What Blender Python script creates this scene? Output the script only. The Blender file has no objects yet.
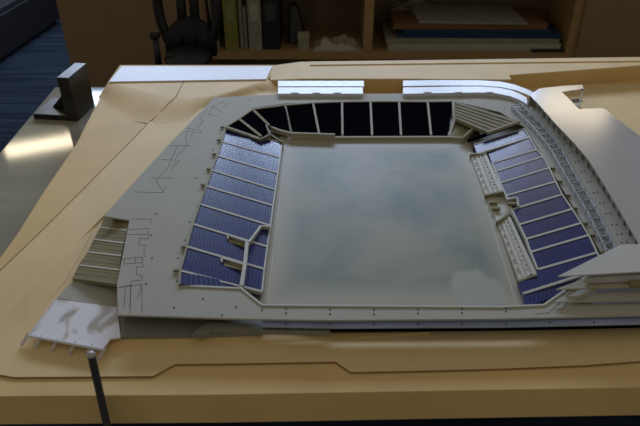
import bpy, bmesh, math, random
from mathutils import Vector, Matrix
from mathutils.geometry import tessellate_polygon
random.seed(7)
S = bpy.context.scene
C = S.collection

# ------------------------------------------------------------------ camera
CAMZ, TILT, FPX = 1.6, math.radians(33.46), 640.0
cd = bpy.data.cameras.new('camera'); cam = bpy.data.objects.new('camera', cd); C.objects.link(cam)
cam.location = (0, 0, CAMZ); cam.rotation_euler = (math.pi/2 - TILT, 0, 0)
cd.sensor_width = 36; cd.lens = 36*FPX/640; cd.clip_start = .02
cd.dof.use_dof = True; cd.dof.focus_distance = 1.45; cd.dof.aperture_fstop = 6.5
S.camera = cam
# ------------------------------------------------------------------ world and window light
w = bpy.data.worlds.new('world'); S.world = w; w.use_nodes = True
w.node_tree.nodes['Background'].inputs[0].default_value = (1.0, .90, .76, 1)
w.node_tree.nodes['Background'].inputs[1].default_value = .19
def area(name, loc, size, power, col, rot):
    l = bpy.data.lights.new(name, 'AREA'); l.shape = 'RECTANGLE'; l.size, l.size_y = size
    l.energy = power; l.color = col
    o = bpy.data.objects.new(name, l); C.objects.link(o); o.location = loc; o.rotation_euler = rot
    return o
WX = [(-2.6, -.9), (-.7, 1.0), (1.2, 2.2)]      # window openings in the back wall
WZ = (2.25, 3.10); WY = 6.2
WCOL = [(.57, .72, 1), (.57, .72, 1), (.60, .74, 1)]
WPOW = [88, 88, 46]
for (a, b), c_, p_ in zip(WX, WCOL, WPOW):
    area('window_daylight', ((a+b)/2, WY-.02, sum(WZ)/2), (b-a-.06, WZ[1]-WZ[0]-.06), p_, c_, (-math.pi/2, 0, 0))
# two warm strip lamps of the room, high beyond the model
for x, y, p_ in ((-2.58, 5.27, 3), (2.35, 5.49, 4.5)):
    area('strip_lamp', (x, y, 2.6), (.60, .11), p_, (1, .84, .6), (-math.pi/2+.45, 0, .42 if x < 0 else -.4))
S.view_settings.view_transform = 'Standard'; S.view_settings.look = 'None'
S.view_settings.gamma = 1; S.view_settings.use_curve_mapping = False
S.view_settings.exposure = 0.0

# ------------------------------------------------------------------ helpers
FW = Vector((0, math.cos(TILT), -math.sin(TILT))); UP = Vector((0, math.sin(TILT), math.cos(TILT)))
def P(px, py, z):
    "point of the horizontal plane z that the photograph shows at px, py"
    d = FW + Vector(((px-320)/FPX, 0, 0)) + UP*((213-py)/FPX)
    t = (z-CAMZ)/d.z
    return Vector((d.x*t, d.y*t, z))
def PY(px, py, y):
    "point of the upright plane at depth y"
    d = FW + Vector(((px-320)/FPX, 0, 0)) + UP*((213-py)/FPX)
    t = y/d.y
    return Vector((d.x*t, y, CAMZ+d.z*t))
def PL(pts, z): return [P(a, b, z) for a, b in pts]

MATS = {}
def mat(name, col, rough=.6, spec=.5, var=.08, scale=30, bump=0, metal=0, trans=0, stretch=(1, 1, 1), col2=None, alpha=1, coat=0, grain=0):
    if name in MATS: return MATS[name]
    m = bpy.data.materials.new(name); m.use_nodes = True; nt = m.node_tree; b = nt.nodes['Principled BSDF']
    tc = nt.nodes.new('ShaderNodeTexCoord'); mp = nt.nodes.new('ShaderNodeMapping'); mp.inputs['Scale'].default_value = stretch
    no = nt.nodes.new('ShaderNodeTexNoise'); no.inputs['Scale'].default_value = scale; no.inputs['Detail'].default_value = 5
    nt.links.new(tc.outputs['Object'], mp.inputs[0]); nt.links.new(mp.outputs[0], no.inputs['Vector'])
    cr = nt.nodes.new('ShaderNodeValToRGB')
    c2 = col2 or tuple(c*(1-var*2) for c in col)
    cr.color_ramp.elements[0].position = .35; cr.color_ramp.elements[1].position = .65
    cr.color_ramp.elements[0].color = (*c2, 1); cr.color_ramp.elements[1].color = (*col, 1)
    nt.links.new(no.outputs['Fac'], cr.inputs[0]); nt.links.new(cr.outputs[0], b.inputs['Base Color'])
    b.inputs['Roughness'].default_value = rough; b.inputs['Specular IOR Level'].default_value = spec
    b.inputs['Metallic'].default_value = metal; b.inputs['Transmission Weight'].default_value = trans
    b.inputs['Alpha'].default_value = alpha; b.inputs['Coat Weight'].default_value = coat
    if bump:
        bp = nt.nodes.new('ShaderNodeBump'); bp.inputs['Strength'].default_value = bump; bp.inputs['Distance'].default_value = .002
        nt.links.new(no.outputs['Fac'], bp.inputs['Height']); nt.links.new(bp.outputs[0], b.inputs['Normal'])
    MATS[name] = m
    return m
CREAM = mat('cream_foam', (.88, .63, .27), .62, .3, .05, 9, .05)
CREAM2 = mat('cream_foam_layer', (.92, .70, .35), .62, .3, .05, 7, .05)
GREY = mat('grey_card', (.50, .49, .415), .7, .22, .03, 14)
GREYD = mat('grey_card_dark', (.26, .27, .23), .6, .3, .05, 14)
BEIGE = mat('beige_card', (.47, .44, .32), .7, .2, .04, 14)
RIB = mat('rib_card', (.60, .59, .50), .5, .4, .04, 30)
OLIVE = mat('olive_wood', (.30, .27, .13), .6, .3, .15, 60, 0, stretch=(1, 8, 1))
SEAT = mat('blue_seating', (.006, .016, .14), .24, .45, .15, 25)
SEATL = mat('blue_seating_line', (.022, .045, .23), .28, .45, .05, 25)
BLACK = mat('shade_black', (.005, .006, .010), .9, .0, .1, 25)  # near-black version of the blue seating, shade put into the colour
WHITE = mat('white_styrene', (.52, .515, .505), .17, .5, .03, 12)
WHITEC = mat('white_card', (.86, .86, .90), .45, .5, .02, 12)
TABLE = mat('white_laminate', (.38, .37, .285), .07, .35, .08, 6, 0, stretch=(.4, 3, 1))
STEEL = mat('blackened_steel', (.055, .05, .042), .38, .5, .3, 18, .1, metal=.5)
CHROME = mat('bare_metal', (.7, .7, .7), .3, .5, .05, 20, metal=1)
RUBBER = mat('black_plastic', (.012, .013, .016), .4, .5, .1, 20)
LINE = mat('engraved_line', (.17, .165, .14), .8, .2)
PIN = mat('pin_black', (.03, .028, .025), .6, .3)
GLASSB = mat('blue_film', (.34, .42, .60), .25, .6, .1, 20)
TAN = mat('tan_laminate', (.30, .20, .105), .6, .3, .04, 8, 0, stretch=(1, 1, 8))
TANL = mat('tan_edge', (.42, .27, .11), .6, .3, .08, 20)
INSIDE = mat('cabinet_inside', (.20, .15, .09), .7, .2, .1, 8)
LABELC = (0,)

def pitch_mat():
    "cloudy sheet: teal-grey middle with worn pale margins and two whitish patches"
    m = bpy.data.materials.new('cloudy_acetate'); m.use_nodes = True; nt = m.node_tree; b = nt.nodes['Principled BSDF']
    N = nt.nodes.new; L = nt.links.new
    tc = N('ShaderNodeTexCoord')
    no = N('ShaderNodeTexNoise'); no.inputs['Scale'].default_value = 5.0; no.inputs['Detail'].default_value = 6; no.inputs['Distortion'].default_value = .5
    L(tc.outputs['Object'], no.inputs['Vector'])
    cr = N('ShaderNodeValToRGB'); e = cr.color_ramp.elements
    e[0].position = .36; e[0].color = (.19, .24, .20, 1); e[1].position = .60; e[1].color = (.35, .35, .265, 1)
    L(no.outputs['Fac'], cr.inputs[0])
    def mth(op, a, b_=None):
        n = N('ShaderNodeMath'); n.operation = op; n.use_clamp = False
        for i, v in enumerate((a, b_)):
            if v is None: continue
            if isinstance(v, (int, float)): n.inputs[i].default_value = v
            else: L(v, n.inputs[i])
        return n.outputs[0]
    sp = N('ShaderNodeSeparateXYZ'); L(tc.outputs['Generated'], sp.inputs[0])
    def edge(o): return mth('MINIMUM', o, mth('SUBTRACT', 1.0, o))
    d = mth('MINIMUM', edge(sp.outputs[0]), edge(sp.outputs[1]))
    d = mth('ADD', d, mth('MULTIPLY', mth('SUBTRACT', no.outputs['Fac'], .5), .12))
    mr = N('ShaderNodeMapRange'); mr.inputs['From Min'].default_value = .035; mr.inputs['From Max'].default_value = .13; mr.clamp = True
    L(d, mr.inputs['Value'])
    mx = N('ShaderNodeMix'); mx.data_type = 'RGBA'; L(mr.outputs[0], mx.inputs[0]); mx.inputs[6].default_value = (.46, .44, .34, 1); L(cr.outputs[0], mx.inputs[7])
    last = mx.outputs[2]
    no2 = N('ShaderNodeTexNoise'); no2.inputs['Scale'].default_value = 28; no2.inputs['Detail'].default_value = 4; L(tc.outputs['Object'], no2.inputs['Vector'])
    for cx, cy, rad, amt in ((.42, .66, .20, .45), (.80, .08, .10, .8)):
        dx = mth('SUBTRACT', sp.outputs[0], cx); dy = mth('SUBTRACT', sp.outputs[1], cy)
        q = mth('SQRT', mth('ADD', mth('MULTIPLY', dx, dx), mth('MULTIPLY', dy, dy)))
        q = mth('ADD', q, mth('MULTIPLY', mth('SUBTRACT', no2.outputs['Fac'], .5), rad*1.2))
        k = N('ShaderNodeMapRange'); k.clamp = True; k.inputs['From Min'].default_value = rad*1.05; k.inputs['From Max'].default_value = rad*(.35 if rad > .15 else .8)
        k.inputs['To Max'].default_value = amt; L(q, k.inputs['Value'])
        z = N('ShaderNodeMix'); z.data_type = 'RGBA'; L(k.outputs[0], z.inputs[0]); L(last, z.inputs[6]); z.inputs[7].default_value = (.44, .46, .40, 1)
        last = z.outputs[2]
    L(last, b.inputs['Base Color'])
    b.inputs['Roughness'].default_value = .45; b.inputs['Specular IOR Level'].default_value = .2
    return m
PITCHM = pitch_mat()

class G:
    "collects geometry in world coordinates"
    def __init__(s): s.bm = bmesh.new()
    def face(s, pts):
        try: return s.bm.faces.new([s.bm.verts.new(p) for p in pts])
        except ValueError: return None
    def prism(s, poly, z0, z1, holes=()):
        loops = [[Vector((p[0], p[1], 0)) for p in poly]] + [[Vector((p[0], p[1], 0)) for p in h] for h in holes]
        flat = [v for l in loops for v in l]
        tris = tessellate_polygon(loops)
        t = [s.bm.verts.new((v.x, v.y, z1)) for v in flat]; d = [s.bm.verts.new((v.x, v.y, z0)) for v in flat]
        for a, b, c in tris:
            try:
                s.bm.faces.new((t[a], t[b], t[c])); s.bm.faces.new((d[c], d[b], d[a]))
            except ValueError: pass
        k = 0
        for l in loops:
            n = len(l)
            for i in range(n):
                a, b = k+i, k+(i+1) % n
                try: s.bm.faces.new((t[a], d[a], d[b], t[b]))
                except ValueError: pass
            k += n
        return s
    def box(s, c, size, rz=0, rx=0):
        r = Matrix.Translation(c) @ Matrix.Rotation(rz, 4, 'Z') @ Matrix.Rotation(rx, 4, 'X') @ Matrix.Diagonal((*size, 1))
        bmesh.ops.create_cube(s.bm, size=1, matrix=r); return s
    def hexa(s, lo, hi):
        "solid between two quads lo and hi"
        a = [s.bm.verts.new(p) for p in lo]; b = [s.bm.verts.new(p) for p in hi]; n = len(a)
        s.bm.faces.new(a[::-1]); s.bm.faces.new(b)
        for i in range(n): s.bm.faces.new((a[i], a[(i+1) % n], b[(i+1) % n], b[i]))
        return s
    def bar(s, a, b, wd, h):
        "bar of width wd and height h whose top centre line runs a to b"
        a, b = Vector(a), Vector(b); d = (b-a); n = Vector((-d.y, d.x, 0))
        if n.length < 1e-6: n = Vector((1, 0, 0))
        n = n.normalized()*wd/2; u = Vector((0, 0, h))
        return s.hexa([a-n-u, b-n-u, b+n-u, a+n-u], [a-n, b-n, b+n, a+n])
    def path(s, pts, wd, h):
        for i in range(len(pts)-1): s.bar(pts[i], pts[i+1], wd, h)
        return s
    def tube(s, pts, r, seg=10):
        rings = []
        rr = r if isinstance(r, (list, tuple)) else [r]*len(pts)
        pts = [Vector(p) for p in pts]
        for i, p in enumerate(pts):
            d = (pts[min(i+1, len(pts)-1)]-pts[max(i-1, 0)]).normalized()
            x = d.cross(Vector((0, 0, 1)) if abs(d.z) < .9 else Vector((1, 0, 0))).normalized(); y = d.cross(x)
            rings.append([s.bm.verts.new(p+(x*math.cos(2*math.pi*k/seg)+y*math.sin(2*math.pi*k/seg))*rr[i]) for k in range(seg)])
        for i in range(len(rings)-1):
            for k in range(seg): s.bm.faces.new((rings[i][k], rings[i][(k+1) % seg], rings[i+1][(k+1) % seg], rings[i+1][k]))
        s.bm.faces.new(rings[0][::-1]); s.bm.faces.new(rings[-1]); return s
    def ball(s, c, size, seg=16):
        bmesh.ops.create_uvsphere(s.bm, u_segments=seg, v_segments=seg//2, radius=1, matrix=Matrix.Translation(c) @ Matrix.Diagonal((*size, 1))); return s
    def _seat(s, name, m, parent):
        o = s.build(name, m, parent); o.data.materials.append(SEATL); return o
    def build(s, name, m, parent=None, smooth=False, bevel=0):
        bmesh.ops.remove_doubles(s.bm, verts=s.bm.verts, dist=1e-5)
        bmesh.ops.recalc_face_normals(s.bm, faces=s.bm.faces)
        off = Vector((0, 0, 0))
        if parent is not None:
            q = parent
            while q is not None: off = off + q.location; q = q.parent
        else:
            vs = s.bm.verts
            off = Vector((sum(v.co.x for v in vs)/len(vs), sum(v.co.y for v in vs)/len(vs), min(v.co.z for v in vs)))
        bmesh.ops.translate(s.bm, verts=s.bm.verts, vec=-off)
        me = bpy.data.meshes.new(name); s.bm.to_mesh(me); s.bm.free(); me.materials.append(m)
        o = bpy.data.objects.new(name, me); C.objects.link(o)
        if parent is not None: o.parent = parent
        else: o.location = off
        if smooth:
            for p in me.polygons: p.use_smooth = True
        if bevel:
            b = o.modifiers.new('bevel', 'BEVEL'); b.width = bevel; b.segments = 2; b.limit_method = 'ANGLE'
        return o
def tag(o, label, cat, group=None):
    o['label'] = label; o['category'] = cat
    if group: o['group'] = group
    return o
def thing(name, label, cat, loc, group=None):
    o = bpy.data.objects.new(name, None); o.empty_display_size = .05; C.objects.link(o); o.location = loc
    return tag(o, label, cat, group)
def struct(o): o['kind'] = 'structure'; return o
def lab(o, l): o['label'] = l; return o
def lerp(a, b, t): return a+(b-a)*t

# ------------------------------------------------------------------ levels
ZT = .732            # table top
ZB = .800            # cream base
ZL = .803            # inner contour layer
ZLOW = .812          # lower grey board
ZPI = .816           # pitch
ZP = .840            # deck
ZR = .876            # roof

# ------------------------------------------------------------------ setting
def carpet():
    m = bpy.data.materials.new('blue_carpet'); m.use_nodes = True; nt = m.node_tree; b = nt.nodes['Principled BSDF']
    tc = nt.nodes.new('ShaderNodeTexCoord'); mp = nt.nodes.new('ShaderNodeMapping'); mp.inputs['Scale'].default_value = (.6, 14, 1)
    no = nt.nodes.new('ShaderNodeTexNoise'); no.inputs['Scale'].default_value = 2.2; no.inputs['Detail'].default_value = 4
    cr = nt.nodes.new('ShaderNodeValToRGB'); e = cr.color_ramp.elements
    e[0].position = .35; e[0].color = (.009, .015, .026, 1); e[1].position = .68; e[1].color = (.030, .043, .066, 1)
    nt.links.new(tc.outputs['Object'], mp.inputs[0]); nt.links.new(mp.outputs[0], no.inputs['Vector']); nt.links.new(no.outputs['Fac'], cr.inputs[0])
    nt.links.new(cr.outputs[0], b.inputs['Base Color']); b.inputs['Roughness'].default_value = .95; b.inputs['Specular IOR Level'].default_value = .1
    return m
struct(G().box((0, 2.4, -.05), (8.4, 7.8, .1)).build('floor', carpet()))
WALL = mat('wall_paint', (.55, .52, .45), .8, .2, .03, 3)
g = G(); zt = 3.5; yw = WY+.06
g.box((0, yw, WZ[0]/2), (8.4, .12, WZ[0])); g.box((0, yw, (WZ[1]+zt)/2), (8.4, .12, zt-WZ[1]))
xs = [-4.2]+[v for p in WX for v in p]+[4.2]
for a, b in zip(xs[0::2], xs[1::2]): g.box(((a+b)/2, yw, sum(WZ)/2), (b-a, .12, WZ[1]-WZ[0]))
struct(g.build('wall_back', WALL))
FRAME = mat('window_frame_paint', (.7, .7, .68), .5, .4)
PANE = mat('window_glass', (.8, .85, .9), .05, .5, 0, 5, trans=1)
for i, (a, b) in enumerate(WX):
    t = bpy.data.objects.new('window_%d' % (i+1), None); C.objects.link(t); t.location = ((a+b)/2, yw, WZ[0]); struct(t)
    g = G(); cx = (a+b)/2; cz = sum(WZ)/2; h = WZ[1]-WZ[0]
    for x in (a+.02, b-.02): g.box((x, yw, cz), (.04, .10, h))
    for z in (WZ[0]+.02, WZ[1]-.02): g.box((cx, yw, z), (b-a-.08, .10, .04))
    g.build('window_frame', FRAME, t)
    G().box((cx, yw+.02, cz), (b-a-.08, .006, h-.08)).build('window_pane', PANE, t)

# ------------------------------------------------------------------ storage cabinet along the back
YC = 3.30
xl = PY(57, 0, YC).x; xo = PY(203, 0, YC).x; xd = PY(365, 0, YC).x; xr = PY(579, 0, YC).x; xe = xr+.62
cab = thing('storage_cabinet', 'long tan laminate storage cabinet with open shelf bays behind the table', 'cabinet', ((xl+xe)/2, YC+.2, 0))
g = G(); HC = 1.25; D = .42
g.box(((xl+xe)/2, YC+D-.01, HC/2), (xe-xl, .02, HC))
for x in (xl+.012, xe-.012): g.box((x, YC+D/2+.01, HC/2), (.024, D-.02, HC))
g.box(((xl+xe)/2, YC+D/2, HC-.015), (xe-xl, D, .03)); g.box(((xl+xe)/2, YC+D/2, .05), (xe-xl-.04, D-.04, .1))
g.build('carcass', INSIDE, cab)
ZS = .440
G().box(((xo+xr)/2, YC+D/2-.01, ZS-.02), (xr-xo-.01, D-.03, .04)).build('shelf', TANL, cab)
G().box(((xo+xr)/2, YC+D/2-.01, ZS+.43), (xr-xo-.01, D-.03, .03)).build('shelf', TANL, cab)
G().box((xd+.024, YC+D/2-.012, ZS+.205), (.048, D-.026, .405)).build('divider', TANL, cab)
G().box((xr+.012, YC+D/2-.01, .66), (.05, D-.02, 1.1)).build('divider', TANL, cab)
G().box((xo-.012, YC+D/2-.01, .66), (.024, D-.02, 1.1)).build('divider', TANL, cab)
G().box(((xl+xo)/2, YC-.010, .66), (xo-xl-.006, .02, 1.12)).build('door', TAN, cab)
G().box(((xr+.03+xe)/2, YC-.010, .66), (xe-xr-.04, .02, 1.12)).build('door', TAN, cab)

def sx(px, y): return PY(px, 40, y).x
def upright(name, px0, px1, h, dep, y, m, label, cat, group=None, lean=0, spine=None):
    a, b = sx(px0, y), sx(px1, y)
    t = thing(name, label, cat, ((a+b)/2, y+dep/2, ZS), group)
    g = G().box(((a+b)/2, y+dep/2, ZS+h/2), (b-a, dep, h)); g.build('cover', m, t, bevel=.002)
    if spine:
        G().box(((a+b)/2, y-.001, ZS+h*.62), ((b-a)*.6, .002, h*.3)).build('spine_label', spine, t)
    if lean: t.rotation_euler = (0, lean, 0)
    return t
PAPER = mat('paper', (.46, .43, .35), .8, .2, .06, 20)
YG = mat('yellow_green_board', (.26, .25, .06), .7, .2)
GB = mat('grey_binder', (.34, .34, .27), .6, .3)
GB2 = mat('pale_binder', (.33, .31, .24), .6, .3)
BB = mat('black_binder', (.014, .015, .018), .5, .4)
upright('slim_folder', 214, 219, .31, .26, YC+.05, GB2, 'thin pale folder leaning at the left end of the open shelf', 'folder', lean=-.06)
upright('ring_binder', 225, 238, .32, .27, YC+.03, YG, 'yellow-green ring binder upright on the shelf', 'binder', spine=mat('label_dull', (.30, .29, .12), .7))
upright('slim_folder', 240, 243.6, .30, .25, YC+.06, GB, 'dark grey thin folder next to the yellow-green binder', 'folder')
upright('slim_folder', 244.3, 247.6, .22, .23, YC+.06, GB2, 'short pale thin folder between grey folder and pale binder', 'folder')
upright('ring_binder', 249, 262, .32, .27, YC+.04, GB2, 'pale grey ring binder upright left of the black binder', 'binder', spine=PAPER)
upright('ring_binder', 263.5, 280, .32, .27, YC+.04, BB, 'black ring binder upright beside the pale binder', 'binder', spine=mat('label_dark', (.05, .05, .05), .7))
# dark bag / small box / crumpled paper
a, b = sx(288, YC+.14), sx(303, YC+.14)
g = G(); z0 = ZS
g.hexa([(a, YC+.13, z0), (b+.02, YC+.13, z0), (b+.02, YC+.27, z0), (a, YC+.27, z0)], [(a+.01, YC+.17, z0+.20), (a+.05, YC+.17, z0+.20), (a+.05, YC+.23, z0+.20), (a+.01, YC+.23, z0+.20)])
tag(g.build('pouch', RUBBER, bevel=.01), 'dark slumped pouch standing behind the small cream box', 'pouch')
a, b = sx(298, YC+.04), sx(309, YC+.04)
t = thing('carton', 'small cream carton on the shelf right of the black binder', 'box', ((a+b)/2, YC+.06, ZS))
G().box(((a+b)/2, YC+.07, ZS+.036), (b-a, .06, .072)).build('carton_body', GB2, t)
G().box(((a+b)/2, YC+.07, ZS+.076), (b-a+.003, .063, .008)).build('lid', mat('lid_card', (.5, .44, .3), .7), t)
def crumple(name, x0, x1, y0, y1, z, h, m, label, cat, seed, peaks=5):
    random.seed(seed); n = 18; k = 10; g = G(); V = []; W = []
    ph = [(random.random(), random.random(), random.uniform(.5, 1), random.uniform(.08, .2)) for _ in range(peaks)]
    for i in range(n+1):
        V.append([]); W.append([])
        for j in range(k+1):
            u, v = i/n, j/k
            e = min(1, 6*min(u, 1-u))*min(1, 6*min(v, 1-v))
            hh = sum(p[2]*math.exp(-((u-p[0])**2+(v-p[1])**2)/p[3]**2) for p in ph)
            zz = z+.004+e*h*(.25+min(1, hh)*.75+random.uniform(-.12, .12))
            x = lerp(x0, x1, u)+random.uniform(-.006, .006); y = lerp(y0, y1, v)+random.uniform(-.006, .006)
            V[i].append(g.bm.verts.new((x, y, zz))); W[i].append(g.bm.verts.new((x, y, z)))
    for i in range(n):
        for j in range(k):
            g.bm.faces.new((V[i][j], V[i+1][j], V[i+1][j+1], V[i][j+1]))
            g.bm.faces.new((W[i][j+1], W[i+1][j+1], W[i+1][j], W[i][j]))
    for i in range(n):
        g.bm.faces.new((V[i][0], W[i][0], W[i+1][0], V[i+1][0])); g.bm.faces.new((V[i+1][k], W[i+1][k], W[i][k], V[i][k]))
    for j in range(k):
        g.bm.faces.new((V[0][j+1], W[0][j+1], W[0][j], V[0][j])); g.bm.faces.new((V[n][j], W[n][j], W[n][j+1], V[n][j+1]))
    return tag(g.build(name, m), label, cat)
crumple('crumpled_paper', sx(314, YC+.03), sx(362, YC+.03), YC+.02, YC+.2, ZS, .052, PAPER, 'crumpled pale paper lying on the shelf left of the divider', 'paper', 3)
# stacks on the right of the divider
def slab(name, px0, px1, y0, y1, z, h, m, label, cat, rz=0, group=None, layers=1):
    a, b = sx(px0, y0), sx(px1, y0); t = G(); hh = h/layers
    for i in range(layers):
        random.seed(i*5+int(px0)); dx = random.uniform(-.006, .006) if layers > 1 else 0
        t.box(((a+b)/2+dx, (y0+y1)/2+dx*.5, z+hh*(i+.5)), (b-a-abs(dx), y1-y0, hh*.96), rz)
    return tag(t.build(name, m), label, cat, group)
z = ZS
slab('paper_stack', 388, 562, YC+.02, YC+.30, z, .035, PAPER, 'pale stack of paper at the bottom of the pile on the right shelf', 'paper stack', layers=6); z += .035
slab('paper_stack', 386, 560, YC+.03, YC+.32, z, .030, GB2, 'grey-white paper stack just below the blue folders', 'paper stack', .01, layers=5); z += .031
slab('blue_folder', 398, 560, YC+.03, YC+.33, z, .022, mat('blue_card', (.02, .05, .11), .5, .3), 'dark blue folder in the pile on the right shelf', 'folder', -.015, layers=2)
z += .023
slab('blue_folder', 402, 548, YC+.04, YC+.32, z, .016, mat('blue_card2', (.02, .06, .13), .5, .3), 'blue folder directly under the orange one', 'folder', .02, layers=2); z += .017
slab('orange_folder', 392, 545, YC+.05, YC+.33, z, .030, mat('orange_card', (.22, .11, .045), .7, .3), 'orange-brown card folder in the shelf pile', 'folder', .0, layers=3); z += .031
g = G(); a, b = sx(414, YC+.05), sx(524, YC+.05)
g.hexa([(a+.02, YC+.06, z), (b, YC+.03, z), (b-.03, YC+.30, z), (a, YC+.31, z)], [(a+.02, YC+.06, z+.012), (b, YC+.03, z+.008), (b-.03, YC+.30, z+.022), (a, YC+.31, z+.03)])
tag(g.build('open_booklet', GB2), 'thin pale booklet lying open on top of the shelf pile', 'booklet')
crumple('crumpled_paper', sx(392, YC+.2), sx(440, YC+.2), YC+.29, YC+.38, z+.03, .05, mat('wrap', (.25, .20, .12), .8), 'brown wrapped bundle behind the open booklet', 'paper', 11)
bpy.data.objects['crumpled_paper.001'].location.z = z+.0
slab('tablet_case', 534, 566, YC-.0, YC+.018, ZS, .012, BB, 'flat black case at the right front of the shelf', 'case')

# ------------------------------------------------------------------ black drafting chair behind the table
YH = 2.70
def CP(px, py, dy=0): return PY(px, py, YH+dy)
cc = CP(187, 50)
ch = thing('drafting_chair', 'black high chair with hoop back standing behind the table', 'chair', (cc.x, YH, 0))
zs = CP(187, 58).z
g = G(); g.ball((cc.x, YH+.02, zs-.005), (.105, .12, .045), 24); g.build('seat', RUBBER, ch, True)
g = G(); pts = []
for i in range(21):
    t = math.pi*(i/20); pts.append(Vector((cc.x-.112*math.cos(t), YH+.10+.0*t, zs+.03+.115*math.sin(t))))
v = []
g2 = G()
for i in range(21):
    t = math.pi*(i/20); g2.bm.verts.new
for k in range(20):
    a, b = pts[k], pts[k+1]
    g.hexa([(a.x, a.y-.02, zs-.02), (b.x, b.y-.02, zs-.02), (b.x, b.y+.03, zs-.02), (a.x, a.y+.03, zs-.02)],
           [(a.x, a.y-.02, a.z), (b.x, b.y-.02, b.z), (b.x, b.y+.03, b.z), (a.x, a.y+.03, a.z)])
g2.bm.free()
g.build('lumbar_pad', mat('dark_fabric', (.018, .020, .023), .7, .3), ch, True)
hoop = []
for i in range(33):
    t = -math.pi*.30+(math.pi*1.60)*(i/32)
    hoop.append((cc.x-.125*math.cos(t), YH+.10, zs+.20+.25*math.sin(t)))
G().tube(hoop, .022).build('back_hoop', RUBBER, ch, True)
for s in (-1, 1):
    G().tube([(cc.x+s*.03, YH+.09, zs+.0), (cc.x+s*.028, YH+.12, zs+.2), (cc.x+s*.03, YH+.10, zs+.40)], .021).build('back_post', RUBBER, ch, True)
k = CP(155, 38)
t_ = G().tube([(k.x, YH, k.z-.16), (k.x, YH, k.z)], .014).build('lever', RUBBER, ch, True)
G().box((k.x, YH, k.z+.01), (.04, .035, .022)).build('lever_knob', RUBBER, t_, bevel=.005)
G().tube([(cc.x, YH, .07), (cc.x, YH, zs-.03)], .025).build('pedestal', RUBBER, ch, True)
g = G().box(((cc.x+k.x)/2, YH+.01, k.z-.15), (abs(cc.x-k.x)+.02, .03, .02)); g.build('arm_bracket', RUBBER, ch)
for i in range(5):
    a = math.radians(72*i+20)
    l = G().tube([(cc.x, YH, .09), (cc.x+.27*math.cos(a), YH+.27*math.sin(a), .062)], [.025, .016]).build('leg', RUBBER, ch, True)
    G().ball((cc.x+.27*math.cos(a), YH+.27*math.sin(a), .027), (.027, .027, .027), 12).build('caster', RUBBER, l, True)

# dark case on the carpet, top left; scrap of paper
a = P(-60, 108, 0); b = P(62, 22, 0)
d = (b-a).normalized(); n = Vector((-d.y, d.x, 0))
t = thing('equipment_case', 'large black case standing on the blue carpet', 'case', a+(b-a)*.5+n*.3)
q = [a, b, b+n*.9, a+n*.9]
G().prism(q, .03, .30).build('case_body', mat('case_black', (.010, .010, .012), .6, .3), t, bevel=.01)
g = G().prism([p+(d*.01 if i in (0, 3) else -d*.01)+(n*.01 if i < 2 else -n*.01) for i, p in enumerate(q)], .302, .34); g.build('case_lid', mat('case_lid', (.028, .024, .028), .5, .3), t, bevel=.008)
for p in (a+d*.1+n*.1, b-d*.1+n*.1, b-d*.1+n*.8, a+d*.1+n*.8): G().box((p.x, p.y, .015), (.06, .06, .03)).build('foot', RUBBER, t)
g = G(); c = P(41, 25, 0); g.prism([(c.x-.06, c.y-.05), (c.x+.05, c.y-.04), (c.x+.07, c.y+.04), (c.x-.02, c.y+.06)], .0005, .004)
tag(g.build('paper_scrap', mat('scrap', (.14, .11, .07), .8)), 'small tan scrap lying on the blue carpet', 'scrap')

# ------------------------------------------------------------------ table
tl = P(55, 87, ZT); tb = P(7, 144, ZT); dv = (tb-tl).normalized()
TF = P(320, 393, .8).y+.04
fl = tl+dv*((tl.y-TF)/-dv.y)
tab = thing('work_table', 'glossy white laminate table under the model, its left end bare', 'table', ((tl.x+1.4)/2, 1.3, 0))
G().prism([tl, (1.5, tl.y+.02), (1.5, TF), fl], ZT-.03, ZT).build('tabletop', TABLE, tab, bevel=.003)
for p in ((tl.x+.12, tl.y-.1), (1.38, tl.y-.1), (1.38, .80), (fl.x+.15, .80)):
    G().box((p[0], p[1], (ZT-.03)/2), (.05, .05, ZT-.03)).build('leg', CHROME, tab)

# ------------------------------------------------------------------ cream terrain base
base = thing('terrain_base', 'cream layered foam terrain board carrying the stadium model', 'model base', (0, 1.4, ZT))
fy = P(320, 393, ZB).y
left = [(108, 82), (101, 96), (93.5, 110), (77, 143), (45, 190), (17, 234.5), (0, 258)]
lp = PL(left, ZB)
ex = lp[-1]+(lp[-1]-lp[-2]).normalized()*.35
bl = P(120, 65, ZB)
frontp = [P(-40, 397, ZB), P(0, 396.3, ZB), P(220, 394.7, ZB), P(430, 391, ZB), P(640, 387.5, ZB), P(760, 386, ZB)]
right_x = frontp[-1].x+.55
frontp.append(Vector((right_x, frontp[-1].y, ZB)))
outl = [bl]+lp+[Vector((ex.x, ex.y, ZB)), Vector((ex.x-.05, frontp[0].y, ZB))]+frontp+[Vector((right_x, bl.y, ZB))]
G().prism(outl, ZT, ZB).build('base_slab', CREAM, base, bevel=.0015)
def ins(p, z): return P(p[0], p[1], z)
contour = [(182, 84), (132, 140), (82.5, 190), (38, 234.5), (0, 270.6), (-30, 300)]
cf = [(-60, 373), (0, 374.5), (14, 377), (153, 376), (175, 364), (220, 363.5), (335.5, 361.5), (351, 372), (430, 370.3), (500, 368.5), (585, 365), (640, 361), (760, 357)]
cl = PL(contour, ZL)+PL(cf, ZL); cl[5].x = max(cl[5].x, ex.x+.01)
cl[6].x = max(cl[6].x, ex.x-.03)
cl += [Vector((right_x-.03, cl[-1].y, ZL)), Vector((right_x-.03, P(182, 84, ZL).y, ZL))]
G().prism(cl, ZB-.001, ZL).build('contour_layer', CREAM2, base)
SEAM = mat('seam_brown', (.30, .165, .05), .8, .2)
G().path([p+Vector((0, 0, .0004)) for p in PL([(151, 120)]+contour[1:], ZL)], .0020, .001).build('layer_seam', SEAM, base)
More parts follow.
